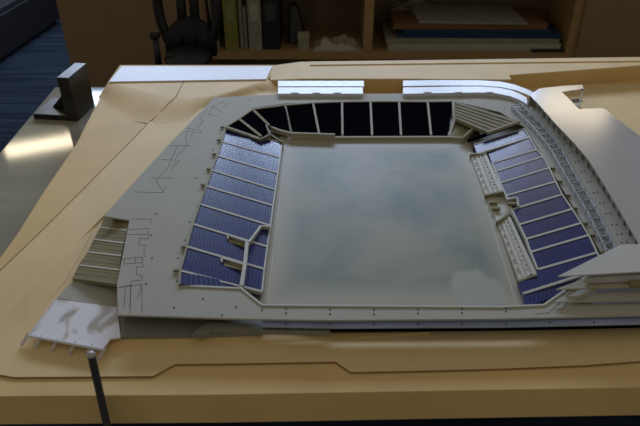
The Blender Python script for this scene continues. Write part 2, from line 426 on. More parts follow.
G().path([p+Vector((0, -.0012, -.0006)) for p in PL(cf, ZL)], .0014, .001).build('layer_seam', SEAM, base)
# facet between the contour layer and the deck, falling towards the model
hi = [P(a, b, ZL+z) for a, b, z in [(203, 108, .004), (127, 192, .004), (80, 240, .0035), (29, 292, .0025), (2, 319, -.0004)]]; lo = PL([(210, 108), (146, 171), (100, 218), (66, 280), (24, 330)], ZL+.001); lo[-1].z = ZL-.0004
out = PL([(200, 108), (123, 190), (76, 238), (25, 289), (2, 313)], ZL)
g = G()
for i in range(4):
    g.hexa([out[i], out[i+1], Vector((*lo[i+1].xy, ZL-.001)), Vector((*lo[i].xy, ZL-.001))], [hi[i], hi[i+1], lo[i+1], lo[i]])
g.build('sloped_bank', CREAM2, base)
# front bank rising to the model
lo = PL([(104, 351), (220, 347), (330, 340), (430, 334.5)], ZL); hi = PL([(112, 341), (205, 338), (330, 336), (430, 334.2)], ZL+.0025)
g = G()
for i in range(3):
    b0, b1 = hi[i]+Vector((0, .006, 0)), hi[i+1]+Vector((0, .006, 0))
    g.hexa([Vector((*lo[i].xy, ZL-.001)), Vector((*lo[i+1].xy, ZL-.001)), Vector((*b1.xy, ZL-.001)), Vector((*b0.xy, ZL-.001))], [lo[i], lo[i+1], b1, b0])
g.build('sloped_bank', CREAM, base)
# back-left raised layer, falling in a dished slope to the contour layer
ZRG = ZB+.050; ZBL = ZB+.016
cur = [(109, 82), (118, 84), (128, 87), (143, 91), (162, 95.6), (190, 98), (213, 95.6), (235, 90), (252, 84), (268, 79.6)]
botm = [(98, 97), (106, 106), (118, 114), (133, 121), (155, 124), (185, 122), (206, 110), (240, 99), (262, 93), (284, 93)]
up = PL(cur, ZBL); bo = [P(a, b, (ZL if a > 150 else ZB)+.0002) for a, b in botm]
G().prism(up+[P(275, 66.5, ZBL), P(122, 66.5, ZBL)], ZB-.001, ZBL).build('curved_layer', CREAM2, base)
g = G(); K = 14
def prof(i, k):
    t = k/K; p = lerp(up[i], bo[i], t); z = lerp(up[i].z, bo[i].z, t*t*(3-2*t))
    return Vector((p.x, p.y, z))
for i in range(len(up)-1):
    for k in range(K):
        g.face([prof(i, k), prof(i+1, k), prof(i+1, k+1), prof(i, k+1)])
        g.face([Vector((*prof(j, q).xy, ZB-.001)) for j, q in ((i, k), (i, k+1), (i+1, k+1), (i+1, k))])
for i in (0, len(up)-1):
    for k in range(K): g.face([prof(i, k), prof(i, k+1), Vector((*prof(i, k+1).xy, ZB-.001)), Vector((*prof(i, k).xy, ZB-.001))])
for i in range(len(up)-1):
    for k in (0, K): g.face([prof(i, k), prof(i+1, k), Vector((*prof(i+1, k).xy, ZB-.001)), Vector((*prof(i, k).xy, ZB-.001))])
g.build('dished_slope', CREAM, base)
sm = [P(184, 81, ZBL+.0006)]
for k in range(K+1):
    t = k/K; u_ = lerp(P(176, 97, ZBL), P(151, 121, ZL), t); sm.append(Vector((u_.x, u_.y, lerp(ZBL, ZL+.0002, t*t*(3-2*t))+.0010)))
G().path(sm, .0020, .001).build('layer_seam', SEAM, base)
# back ridge
ZRG = ZB+.050
rb = PL([(240, 66), (252, 63.6), (275, 62), (430, 60), (640, 57), (760, 55)], ZRG); rf = PL([(760, 55.5+3.5), (640, 65.3), (585, 69.5), (509, 75)], ZRG)
rf = PL([(780, 62), (640, 65.3), (585, 69.5), (509, 75), (511, 79.5), (400, 78.6), (300, 78.6)], ZRG)
rb[-1] = Vector((right_x, rb[-2].y, ZRG)); rf[0] = Vector((right_x, rf[1].y+.03, ZRG))
rb[0] = P(300, 61.8, ZRG); rb[1] = P(320, 61.6, ZRG); rb[2] = P(350, 61.3, ZRG)
G().hexa([P(272.5, 65.6, ZBL)-Vector((0, 0, .017)), P(300, 61.8, ZRG)-Vector((0, 0, .051)), P(300, 78.6, ZRG)-Vector((0, 0, .051)), P(270, 80, ZBL)-Vector((0, 0, .017))], [P(272.5, 65.6, ZBL+.0005), P(300, 61.8, ZRG), P(300, 78.6, ZRG), P(270, 80, ZBL+.0005)]).build('ridge_ramp', CREAM2, base)
G().prism(rb+rf, ZB-.001, ZRG-.006).build('ridge_layer', CREAM, base)
G().prism(rb+rf, ZRG-.006, ZRG).build('ridge_layer', CREAM2, base)
rk = PL([(256, 65.5), (310, 64), (430, 62.5), (640, 60)], ZRG)
g = G().path([rk[1]+Vector((0, 0, .003)), rk[2]+Vector((0, 0, .003)), rk[3]+Vector((0, 0, .003))], .03, .004); g.build('ridge_cap', CREAM2, base)

# white card strip at the back left
zz = ZBL+.0002
q = PL([(109, 81.5), (122, 66.2), (272, 66.2), (266, 79)], zz+.004)
tag(G().prism(q, zz, zz+.004).build('card_strip', WHITEC), 'long white card strip lying along the back left of the base', 'card')

# ------------------------------------------------------------------ deck and lower boards
dk = [(214.5, 97.5), (172, 141), (125, 192), (104, 216), (129.5, 220), (117, 284), (118, 314.5), (190, 317), (262, 319), (330, 320), (500, 318.6), (640, 315), (760, 311)]
back = [(275, 94.5), (400, 93.5), (500, 93.5), (530, 99), (548, 102), (575, 114), (600, 127), (640, 158), (700, 204)]
dw = PL(dk, ZP); rx = dw[-1].x+.12
dw = dw+PL(back[::-1], ZP)
hole = [(181, 285), (187, 250), (208, 187), (226, 129), (240, 117), (253, 108), (284, 103.5), (342, 101.5), (452, 100.5), (500, 112), (525, 127), (601, 252), (584, 277), (544, 304.5), (500, 306.6), (262, 304.6), (241, 288)]
hw = PL(hole, ZP)
deck = thing('stadium_deck', 'pale grey card deck with engraved plan lines around the stadium bowl', 'model deck', (0, 1.3, ZL))
G().prism(dw, ZP-.004, ZP, [hw]).build('deck_plate', GREY, deck)
# support walls under the deck edge (set back) and round the bowl rim
def wall(pts, z0, z1, th): 
    g = G()
    for a, b in zip(pts[:-1], pts[1:]): g.bar(Vector((a[0], a[1], z1)), Vector((b[0], b[1], z1)), th, z1-z0)
    return g
wp = [Vector((p.x, p.y, 0)) for p in PL([(216, 99.5), (174, 142), (127, 193), (112, 214)], ZP)]
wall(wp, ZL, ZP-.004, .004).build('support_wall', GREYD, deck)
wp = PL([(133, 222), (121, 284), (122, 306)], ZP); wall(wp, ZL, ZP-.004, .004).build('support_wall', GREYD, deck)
# near rim lip of the bowl
g = G(); lip = PL([(181, 285), (241, 288), (262, 304.6), (500, 306.6), (544, 304.5), (584, 277)], ZP+.0022); g.path(lip, .004, .006); g.build('rim_lip', RIB, deck)
# lower board: floor of the bowl and the ledges in front
lb = PL([(121, 336.5), (205, 335), (262, 333)], ZLOW)
lowpoly = lb+[Vector((lb[2].x, P(262, 318, ZP-.02).y, 0))]+[Vector((dw[9].x, dw[9].y+.008, 0)), Vector((dw[10].x, dw[10].y+.008, 0)), Vector((dw[12].x-.01, dw[12].y+.008, 0)), Vector((*P(698, 206, ZP).xy, 0)), Vector((*P(638, 160, ZP).xy, 0)), Vector((*P(575, 118, ZP).xy, 0)), Vector((P(530, 103, ZP).x, P(530, 103, ZP).y, 0)), Vector((P(275, 97, ZP).x, P(275, 97, ZP).y, 0)), Vector((P(218, 99.5, ZP).x, P(218, 99.5, ZP).y, 0)), Vector((P(178, 142, ZP).x, P(178, 142, ZP).y, 0)), Vector((P(135, 200, ZP).x, P(135, 200, ZP).y, 0)), Vector((P(121, 300, ZLOW).x, P(121, 300, ZLOW).y, 0))]
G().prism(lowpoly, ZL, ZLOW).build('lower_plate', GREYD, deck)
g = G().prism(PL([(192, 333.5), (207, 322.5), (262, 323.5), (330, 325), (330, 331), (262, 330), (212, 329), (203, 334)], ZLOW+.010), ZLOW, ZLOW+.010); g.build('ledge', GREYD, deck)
# glossy ledge, sky reflection painted in as blue, along the front edge, a little below the deck
zf = ZP-.007
fo = PL([(262, 326.5), (330, 328), (500, 327), (640, 324), (740, 321)], zf); fi = [Vector((p.x, p.y+.006, zf)) for p in PL([(262, 319), (330, 320), (500, 318.6), (640, 315), (740, 312)], ZP)]
G().prism(fo+fi[::-1], zf-.002, zf).build('blue_ledge', GLASSB, deck)
fr = [p+Vector((0, .012, -.002)) for p in fo]
G().path(fr, .002, .018).build('shade_gap_strip', BLACK, deck)  # black strip painted as the shaded gap beneath the ledge
# engraved lines
def q5(pts): return [(115+a/5.325, 90+b/5.325) for a, b in pts]
def q4(pts): return [(60+a/5.325, 210+b/5.325) for a, b in pts]
lines = [q4(l) for l in [[(375, 48), (485, 48), (485, 70)], [(355, 105), (470, 98), (470, 155), (425, 150), (420, 185), (460, 190), (445, 215), (455, 250)], [(360, 130), (470, 130)],
    [(330, 262), (440, 250), (440, 280), (340, 287), (345, 258)], [(445, 285), (440, 305), (410, 300), (408, 345), (440, 350), (435, 375), (380, 378), (378, 400), (312, 412)], [(400, 258), (402, 282)],
    [(310, 414), (430, 395), (430, 426), (410, 470)], [(350, 405), (340, 520)], [(378, 400), (372, 515)]]]
lines += [q5(l) for l in [[(245, 370), (345, 375)], [(290, 296), (400, 296)], [(335, 295), (275, 425)], [(345, 375), (318, 400), (300, 425)], [(370, 220), (460, 226)], [(380, 205), (450, 210), (460, 226)],
    [(495, 100), (450, 150), (470, 165), (440, 200)], [(520, 90), (495, 130), (545, 140)], [(580, 62), (520, 90), (572, 118)], [(600, 70), (575, 95)], [(375, 296), (365, 320), (330, 345), (322, 372)], [(400, 205), (375, 250), (385, 296)], [(425, 212), (400, 255)]]]
lines += [[(134, 192), (163, 192.5), (166, 187)], [(150, 178), (172, 178)], [(163, 191), (156, 181), (165, 170)]]
lines += [[(560, 303), (548, 313), (535, 314)], [(577, 299), (566, 303), (564, 308), (555, 310)]]
lines += [[(131, 284), (130, 313)], [(142, 284), (142, 313)]]
for l in lines:
    G().path([p+Vector((0, 0, .0003)) for p in PL(l, ZP)], .0010, .001).build('engraved_line', LINE, deck)
pinm = None
def dot(px, py, parent, z=None, r=.0017, h=.0009, m=None, name='pin'):
    global pinm
    z = ZP if z is None else z
    p = P(px, py, z)
    q = parent.location
    if pinm is None:
        o = G().tube([(p.x, p.y, z-.001), (p.x, p.y, z+h)], r, 8).build(name, PIN, parent)
        # recentre on its own origin
        for v in o.data.vertices: v.co -= Vector((p.x-q.x, p.y-q.y, z-q.z))
        o.location = p-q; pinm = o
    else:
        o = pinm.copy(); C.objects.link(o); o.parent = parent; o.location = p-q; o.name = name
    return o
for px, py in [(286, 313), (330, 314.2), (374, 314.2), (418, 313.5), (462, 312.8), (506, 311.5), (286, 308.5), (330, 309.5), (374, 310), (418, 309.5), (462, 309), (506, 308.5),
               (222, 315), (174, 307.5), (203, 299), (236, 307), (262, 310), (178, 258), (177, 281), (185, 240), (190, 222), (198, 206), (204, 191), (210, 175), (152, 258), (146, 284), (151, 235), (156, 214), (196, 178), (213, 150), (217, 140), (221, 133), (250, 100), (290, 98), (350, 98), (410, 97), (470, 100), (505, 108), (515, 114)]:
    dot(px, py, deck)
for px in (286, 330, 374, 418, 462, 506, 550, 594):
    dot(px, 324.3 if px < 520 else 322.5, deck, zf)

# ------------------------------------------------------------------ pitch
pb = thing('pitch_board', 'cloudy blue-green translucent pitch sheet with a pale surround', 'model pitch', (.1, 1.2, ZLOW))
surround = PL([(280, 136), (468, 136), (527, 312), (258, 312)], ZPI)
inner = PL([(281, 137), (468, 137), (526, 311.5), (259, 311.5)], ZPI)
G().prism(surround, ZLOW, ZPI-.0006).build('surround', BEIGE, pb)
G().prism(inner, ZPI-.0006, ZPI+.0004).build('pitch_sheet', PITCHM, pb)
g = G(); ci = PL([(286.5, 141), (466, 141), (518, 309), (266.5, 309)], ZPI+.0006); g.path(ci+[ci[0]], .0018, .002); g.build('border_line', RIB, pb)
g = G(); ci = PL([(284.5, 139), (468, 139), (523, 311), (262.5, 311)], ZPI+.0003); g.path(ci+[ci[0]], .001, .001); g.build('border_line', GREYD, pb)

# ------------------------------------------------------------------ stands
def stand_section(o0, i0, o1, i1, zo, zi, n, flat=False):
    "seat block between two ribs; o* outer (high) ends, i* inner (low) ends, in world xy"
    g = G(); bm = g.bm
    def pt(t, s, z):
        a = lerp(i0, o0, t); b = lerp(i1, o1, t); p = lerp(a, b, s); return Vector((p.x, p.y, z))
    prof = []
    if flat: prof = [(0, zi), (1, zo)]
    else:
        for k in range(n):
            z = lerp(zi, zo, (k+1)/n); prof += [(k/n, z), ((k+.68)/n, z), ((k+1)/n, z)]
    low = [(1, zo-.012), (0, max(ZLOW+.0005, zi-.012))]
    pr = prof+low
    A = [bm.verts.new(pt(t, .0, z)) for t, z in pr]; B = [bm.verts.new(pt(t, 1, z)) for t, z in pr]
    m = len(pr)
    for k in range(m):
        f = bm.faces.new((A[k], A[(k+1) % m], B[(k+1) % m], B[k]))
        if not flat and k < 3*n and k % 3 == 1: f.material_index = 1
    bm.faces.new(A[::-1]); bm.faces.new(B)
    return g
def rib_bar(o, i, zo, zi, wd, up=.0018): 
    return G().bar(Vector((o.x, o.y, zo+up)), Vector((i.x, i.y, zi+up)), wd, .009)

# left stand
ZO, ZI = ZP+.004, ZPI+.008
ls = thing('seating_stand', 'dark blue seating stand along the left side of the pitch', 'model stand', P(225, 210, ZLOW))
ribs = [((226, 129), (282, 143)), ((222.5, 142), (280, 157.7)), ((217.5, 156), (278, 173.5)), ((212, 170.6), (275.5, 190)), ((206.6, 186.6), (273, 206)), ((200, 204.5), (270.5, 226)), ((193, 224.5), (267.3, 247)), ((187, 247), (264.3, 269.5)), ((180.5, 271), (262, 292))]
R = [(P(*o, ZO), P(*i, ZI)) for o, i in ribs]
for k in range(len(R)-1):
    stand_section(R[k][0], R[k][1], R[k+1][0], R[k+1][1], ZO, ZI, 24)._seat('seat_block', SEAT, ls)
e = (P(179.5, 284.5, ZO), P(243, 286.5, ZO-.006))
o = stand_section(R[-1][0], lerp(R[-1][0], R[-1][1], .72), e[0], e[1], ZO, ZO-.009, 12)._seat('seat_block', SEAT, ls)
for k, (o, i) in enumerate(R):
    if k == 0: rib_bar(o, i, ZO, ZI, .004).build('rib', BEIGE, ls)
    else: rib_bar(o, i, ZO, ZI, .0055).build('aisle', RIB, ls)
g = G().path([R[k][0]+Vector((0, 0, .002)) for k in range(9)]+[e[0]+Vector((0, 0, .002))], .003, .008); g.build('back_edge', BEIGE, ls)
g = G().path([Vector((R[k][1].x, R[k][1].y, ZI+.002)) for k in range(9)], .003, .008); g.build('front_edge', RIB, ls)
for px, py in [(224, 127), (221, 140), (216, 154), (210.5, 169), (205, 185), (186, 247), (178.5, 270.5)]:
    p = P(px, py, ZO); G().box((p.x-.005, p.y, ZO), (.009, .005, .005)).build('bracket', OLIVE, ls)
# vomitories: parapets round the openings
def parapet(px, par, z0s, h=.007, wd=.004, m=RIB, name='parapet'):
    g = G(); pts = [P(a, b, z)+Vector((0, 0, 0)) for (a, b), z in zip(px, z0s)]
    g.path(pts, wd, h); return g.build(name, m, par)
zm = lerp(ZO, ZI, .62)+.008
parapet([(270, 226), (261, 225.5), (249, 241.5), (227, 234)], ls, [ZI+.010, ZI+.010, zm, zm], .012)
parapet([(247, 241.5), (245, 262), (241.5, 285)], ls, [zm]*3, .012, .007)
for (a, b), (c, d) in (((227, 234), (247, 241)), ((221, 257), (244, 264)), ((216, 280), (241, 286))):
    z = zm-.001; p, q = P(a, b, z), P(c, d, z); off = Vector((.004, -.014, 0))
    g = G().path([p+off, p, q, q+off], .0035, .009); v = g.build('vomitory', RIB, ls)
    g = G().bar((p+q)/2+Vector((-.012, -.008, -.004))-(q-p)*.3, (p+q)/2+Vector((0, -.008, -.004))+(q-p)*.45, .011, .004); g.build('doorway', OLIVE, v)

# back stand
bs = thing('seating_stand', 'seating stand coloured near-black for shade across the far end of the pitch', 'model stand', P(350, 130, ZLOW))
ZBO, ZBI = ZP+.012, ZPI+.006
rb_ = [((226, 127), (259, 138.5)), ((239, 119), (261, 136.5)), ((252.5, 109.5), (269, 125.5)), ((285, 105.3), (291, 132)), ((313, 103), (319, 133.5)), ((342, 102), (342.5, 135)), ((370.5, 101.7), (372, 135)), ((399, 101.7), (401, 135)), ((427.6, 102), (431, 135)), ((453, 101.5), (454, 119))]
TR = []
for k, (o, i) in enumerate(rb_):
    TR.append((P(*o, ZBO), P(*i, ZBI if k > 2 else ZBI+.012)))
for k in range(9):
    a, b = TR[k], TR[k+1]
    zi = ZBI if k > 2 else ZBI+.012
    i1 = b[1]
    if k == 8: i1 = P(448, 135, ZBI)
    if k == 2: i1 = P(290, 131.5, zi)
    stand_section(a[0], a[1] if k != 3 else P(291, 132, ZBI), b[0], i1, ZBO, zi, 1, True).build('seat_block', BLACK, bs)
for k, (o, i) in enumerate(TR):
    zi = ZBI if k > 2 else ZBI+.012
    g = G()
    if k == 9:
        g.path([Vector((o.x, o.y, ZBO+.002)), P(454.5, 119, lerp(ZBO, ZBI, .5)+.002), P(449, 135, ZBI+.002)], .007, .006)
    else: g = G().bar(Vector((o.x, o.y, ZBO+.002)), Vector((i.x, i.y, zi+.002)), .006 if k > 2 else .008, .006)
    g.build('aisle', RIB if k > 2 else BEIGE, bs)
g = G().path([Vector((t[0].x, t[0].y, ZBO+.002)) for t in TR], .005, .012); g.build('back_edge', BEIGE, bs)
g = G().path([p for p in PL([(290, 136.5), (342, 136.8), (449, 136.5), (466, 137.5)], ZBI+.003)], .008, .010); g.build('front_edge', BEIGE, bs)
g = G().path(PL([(223, 127.5), (260, 139), (270, 134), (266, 124.5)], ZBI+.018), .004, .02); g.build('parapet', OLIVE, bs)
g = G().path(PL([(266, 123), (277, 129), (290, 132.5), (305, 133), (335, 134)], ZBI+.012), .007, .012); g.build('parapet', BEIGE, bs)
g = G().path(PL([(270, 134), (283, 142)], ZBI+.008), .004, .012); g.build('parapet', OLIVE, bs)

# corner terrace
ct = thing('corner_terrace', 'raised cream stepped terrace in the far right corner of the bowl', 'model terrace', P(485, 130, ZLOW))
ZC1, ZC0 = ZP+.018, ZP+.006
TOPA, TOPB = P(455, 101, ZC1), P(520, 121, ZC1); LA, LB = P(455.5, 119, ZC0), P(487, 132.5, ZC0)
g = G(); n = 6
for k in range(n):
    t0, t1 = k/n, (k+1)/n; z = lerp(ZC0, ZC1, t1)
    a0, b0, a1, b1 = lerp(LA, TOPA, t0), lerp(LB, TOPB, t0), lerp(LA, TOPA, t1), lerp(LB, TOPB, t1)
    lo = [Vector((p.x, p.y, z-.010)) for p in (a0, b0, b1, a1)]; hi = [Vector((p.x, p.y, z)) for p in (a0, b0, b1, a1)]
    g.hexa(lo, hi)
g.build('stepped_terrace', mat('terrace_card', (.33, .30, .19), .7, .2), ct)
g = G().bar(LB+Vector((0, 0, .002)), TOPB+Vector((0, 0, .002)), .006, .008); g.build('end_edge', BEIGE, ct)
g = G().hexa([P(455, 126, ZLOW), P(480, 131, ZLOW), P(478, 124, ZLOW), P(455, 120, ZLOW)], [P(456, 119, ZC0-.010), P(484, 130, ZC0-.010), P(484, 126, ZC0-.010), P(458, 115, ZC0-.010)]); g.build('support', BLACK, ct)
g = G().hexa([P(450, 136, ZBI-.004), P(464, 137.5, ZBI-.004), P(474, 127, ZBI-.004), P(456, 121, ZBI-.004)], [P(450, 136, ZBI+.002), P(464, 137.5, ZBI+.002), P(474, 127, ZBI+.010), P(456, 121, ZBI+.010)]); g.build('lower_terrace', OLIVE, ct)
g = G().path([P(463, 137, ZBI+.012), P(475, 126, ZBI+.02)], .005, .014); g.build('parapet', BEIGE, ct)
g = G().path([P(468, 139.5, ZBI+.010), P(486, 133.5, ZBI+.02), P(518, 122.5, ZP+.006)], .006, .008); g.build('parapet', BLACK, ct)  # black bar stands in for the shadow under the terrace edge

# right stand
rs = thing('seating_stand', 'dark blue seating stand along the right side of the pitch', 'model stand', P(545, 210, ZLOW))
rr = [((524, 129), (474, 145)), ((529.5, 137.6), (477, 154)), ((536.5, 150), (492, 163.5)), ((542.6, 157), (495.7, 172)), ((549, 168.4), (500, 183.4)), ((555.5, 182), (506, 196)), ((562, 195), (511.6, 210)), ((572, 209.5), (519, 225)), ((581, 223.5), (526, 239.5)), ((588.5, 235.6), (530.5, 252.5)), ((597, 253), (537.5, 270)), ((604, 270), (523, 294))]
RR = [(P(*o, ZO), P(*i, ZI+.004)) for o, i in rr]
for k in range(len(RR)-1):
    a, b = RR[k], RR[k+1]; i0 = a[1]
    if k == 10: i0 = P(518.5, 282, ZI+.004)
    if k == 1: i0 = P(488, 152.5, ZI+.004)
    if k == 10:
        # full width block: its upper edge follows the aisle, then the end of the pitchside tier
        g = stand_section(a[0], a[1], b[0], b[1], ZO, ZI+.004, 24); g._seat('seat_block', SEAT, rs)
        g = stand_section(a[1]+Vector((-.001, 0, 0)), i0, b[1]+Vector((.001, 0, 0)), b[1], ZI+.004, ZI+.001, 4); g._seat('seat_block', SEAT, rs)
    else:
        stand_section(a[0], i0, b[0], b[1], ZO, ZI+.004, 24)._seat('seat_block', SEAT, rs)
e = (P(568, 292, ZO-.006), P(526, 308, ZI+.004))
stand_section(P(580, 277.5, ZO-.004), RR[-1][1], e[0], e[1], ZO-.004, ZI+.004, 12)._seat('seat_block', SEAT, rs)
for k, (o, i) in enumerate(RR):
    rib_bar(o if k < 11 else P(580, 277.5, ZO-.004), i, ZO, ZI+.004, .0055 if k else .003).build('aisle', RIB, rs)
g = G().path([t[0]+Vector((0, 0, .002)) for t in RR], .0035, .008); g.build('back_edge', RIB, rs)
g = G().path([Vector((t[1].x, t[1].y, ZI+.006)) for t in RR[2:-1]], .004, .010); g.build('front_edge', RIB, rs)
for px, py in [(551, 168), (558, 181), (566, 195), (573, 208), (583, 223), (590, 235), (600, 252)]:
    p = P(px, py, ZO); G().box((p.x+.005, p.y, ZO-.001), (.010, .005, .005)).build('bracket', OLIVE, rs)
p = P(512, 201, ZI+.014); v = G().path([P(506.5, 199, ZI+.014), P(517, 197, ZI+.014), P(518.5, 205.5, ZI+.014)], .004, .010).build('vomitory', RIB, rs)
G().box((p.x, p.y-.004, ZI+.008), (.018, .008, .008)).build('doorway', OLIVE, v)

G().prism([P(484, 193, ZPI), P(503, 190, ZPI), P(510, 216, ZPI), P(497, 223, ZPI)], ZLOW, ZPI+.003).build('front_platform', RIB, rs)
# pitchside tiers
def tier(poly_l, poly_r, label, nsteps=4):
    t = thing('pitchside_tier', label, 'model tier', P(*poly_l[0], ZLOW))
    z0, z1 = ZPI+.003, ZI+.006
    g = G()
    for k in range(nsteps):
        s0, s1 = k/nsteps, (k+1)/nsteps; z = lerp(z0, z1, s1)
        for j in range(len(poly_l)-1):
            q = []
            for pa, s in ((j, s0), (j+1, s0), (j+1, s1), (j, s1)):
                a = P(*poly_l[pa], z0); b = P(*poly_r[pa], z1); c = lerp(a, b, s); q.append(c)
            g.hexa([Vector((p.x, p.y, ZLOW)) for p in q], [Vector((p.x, p.y, z)) for p in q])
    g.build('steps', RIB, t)
    # end plates and short cross ribs
    a, b = P(*poly_l[-1], z0+.006), P(*poly_r[-1], z1+.003); G().bar(a, b, .005, .010).build('end_plate', OLIVE, t)
    a, b = P(*poly_l[0], z0+.006), P(*poly_r[0], z1+.003); G().bar(a, b, .005, .010).build('end_plate', OLIVE, t)
    m = 7
    for k in range(1, m):
        a = lerp(P(*poly_l[0], z0), P(*poly_l[-1], z0), k/m); b = lerp(P(*poly_r[0], z1), P(*poly_r[-1], z1), k/m)
        G().box((lerp(a, b, .12).x, lerp(a, b, .12).y, z0+.005), (.004, .0022, .002)).build('post', OLIVE, t)
        G().box((lerp(a, b, .62).x, lerp(a, b, .62).y, z1+.001), (.004, .0022, .002)).build('post', OLIVE, t)
    return t
tier([(470, 154), (485, 195)], [(486, 153), (503, 191)], 'cream stepped tier beside the pitch, farther one of the two')
tier([(497, 222), (518.5, 281)], [(509, 214), (537, 274)], 'cream stepped tier beside the pitch, nearer one of the two')
for (px, py), l in (((493, 205.5), 'small olive dugout block by the pitch, farther of the pair'), ((495.5, 211.5), 'small olive dugout block by the pitch, nearer of the pair')):
    p = P(px, py, ZPI); t = thing('dugout', l, 'model dugout', Vector((p.x, p.y, ZLOW)))
    p.z = ZPI+.003
    G().box((p.x, p.y, ZPI+.0055), (.017, .006, .005)).build('dugout_body', OLIVE, t)
    G().box((p.x, p.y+.001, ZPI+.009), (.019, .008, .002)).build('dugout_roof', OLIVE, t)

# ------------------------------------------------------------------ curved walkway behind the right stand
wk = thing('walkway_truss', 'curved grey ladder-like walkway behind the right seating stand', 'model walkway', P(575, 180, ZP))
cl_ = [(517, 104), (524, 111), (539, 126), (549, 138), (557.5, 150), (568, 169), (580, 189), (592, 209), (603, 231), (611, 247), (618, 262)]
zw = ZP+.012
a_ = [P(x-5, y+1.5, zw) for x, y in cl_]; b_ = [P(x+4, y-.5, zw) for x, y in cl_]
TR_M = mat('truss_grey', (.45, .47, .50), .55, .4)
for pts in (a_, b_):
    G().path(pts, .0035, .003).build('rail', TR_M, wk)
    G().path([p-Vector((0, 0, .008)) for p in pts], .0025, .003).build('rail', TR_M, wk)
G().path([lerp(p, q, .5)-Vector((0, 0, .010)) for p, q in zip(a_, b_)], .011, .0018).build('walkway_floor', GREYD, wk)
nn = 24
for k in range(nn):
    f = k/(nn-1)*(len(cl_)-1.001); i = int(f); s = f-i
    p = lerp(a_[i], a_[i+1], s); q = lerp(b_[i], b_[i+1], s)
    g = G().bar(p, q, .0022, .0025)
    for v in (p, q): g.box((v.x, v.y, (ZP+v.z)/2), (.0025, .0025, v.z-ZP))
    g.build('frame', TR_M, wk)
# inner pale ledge between walkway and roof wall, with pins
lg = thing('concourse_ledge', 'pale raised concourse ledge between the curved walkway and the roof wall', 'model ledge', P(590, 180, ZP))
L1 = [(528, 109), (543, 124), (553, 136), (562, 149), (573, 168), (585, 188), (597, 209), (608, 231), (616, 247), (622, 260)]
L2 = [(533, 101), (551, 119), (563, 132), (574, 146), (587, 165), (600, 186), (614, 208), (627, 229), (638, 246), (646, 260)]
zl = ZP+.006
G().prism(PL(L1, zl)+PL(L2, zl)[::-1], ZP, zl).build('ledge', GREY, lg)
for k in range(len(L1)-1):
    for s in (.25, .75):
        a = (lerp(L1[k][0], L1[k+1][0], s), lerp(L1[k][1], L1[k+1][1], s)); b = (lerp(L2[k][0], L2[k+1][0], s), lerp(L2[k][1], L2[k+1][1], s))
        for f in (.35, .6):
            dot(lerp(a[0], b[0], f), lerp(a[1], b[1], f), lg, zl, name='pin')

# ------------------------------------------------------------------ big white roof
rf_ = thing('grandstand_roof', 'large glossy white roof over the right side of the model', 'model roof', P(610, 150, ZP))
edge = [(530, 95), (542, 108), (555, 123), (576, 145), (588, 159), (606, 187), (622, 214), (640, 245)]
ew = PL(edge, ZR)
ext = ew[-1]+(ew[-1]-ew[-2])*.5
roofp = ew+[ext, ext+Vector((.35, .0, 0)), ]+[Vector((ext.x+.35, P(640, 136, ZR).y-.10, ZR))]+PL([(662, 153), (640, 136), (620, 121), (603.5, 108), (579, 109), (562, 92), (584, 88.5), (582, 84.7), (560, 86), (539, 88.5)], ZR)
G().prism(roofp, ZR-.003, ZR).build('roof_panel', WHITE, rf_)
WALLO = mat('fin_wall_card', (.40, .39, .31), .6, .3)
iw = [p+Vector((.016, .0, 0)) for p in ew]+[ext+Vector((.016, 0, 0))]
wall(iw, ZP, ZR-.003, .003).build('rear_wall', WALLO, rf_)
G().path([Vector((ew[0].x+.001, ew[0].y, ZR-.003)), Vector((iw[0].x, iw[0].y+.001, ZR-.003))], .003, ZR-.003-ZP).build('end_wall', WALLO, rf_)
# fins
tot = [0]
for a, b in zip(iw[:-1], iw[1:]): tot.append(tot[-1]+(b-a).length)
nf = 22
for k in range(nf):
    d = tot[-1]*(k+.3)/nf
    j = max(i for i in range(len(tot)-1) if tot[i] <= d); s = (d-tot[j])/(tot[j+1]-tot[j])
    p = lerp(iw[j], iw[j+1], s); tdir = (iw[j+1]-iw[j]).normalized(); nrm = Vector((-tdir.y, tdir.x, 0)); nrm = nrm if nrm.x < 0 else -nrm
    w2 = tdir*.0018
    a0 = p+nrm*.001; t1 = p+nrm*.010; b1 = p+nrm*.005
    g = G().hexa([Vector((*(a0-w2).xy, ZP+.007)), Vector((*(a0+w2).xy, ZP+.007)), Vector((*(b1+w2).xy, ZP+.007)), Vector((*(b1-w2).xy, ZP+.007))],
                 [Vector((*(a0-w2).xy, ZR-.004)), Vector((*(a0+w2).xy, ZR-.004)), Vector((*(t1+w2).xy, ZR-.004)), Vector((*(t1-w2).xy, ZR-.004))])
    g.build('fin', WALLO, rf_)
# open frame in the roof notch
fa, fb, fc = P(583, 89, ZR-.002), P(579, 109, ZR-.002), P(562, 92, ZR-.002)
sf = thing('stair_frame', 'small open stair frame in the notch at the far edge of the white roof', 'model frame', Vector((fa.x, fa.y, ZL)))
fa.z = fb.z = fc.z = ZR-.004
def dn_(v, d): return v-Vector((0, 0, d))
G().tube([fa, dn_(fa, ZR-.004-ZL)], .0022, 6).build('post', TR_M, sf)
G().tube([fb+Vector((0, .004, 0)), dn_(fb, ZR-.004-ZL)+Vector((0, .004, 0))], .0022, 6).build('post', TR_M, sf)
for d in (.001, .022, .044): G().tube([dn_(fa, d), dn_(fb, d)+Vector((0, .004, 0))], .0018, 6).build('beam', TR_M, sf)
for d in (.014, .034): G().bar(dn_(lerp(fc, fb, .3), d), dn_(lerp(fa, fb, .3), d), .02, .002).build('landing', GREYD, sf)

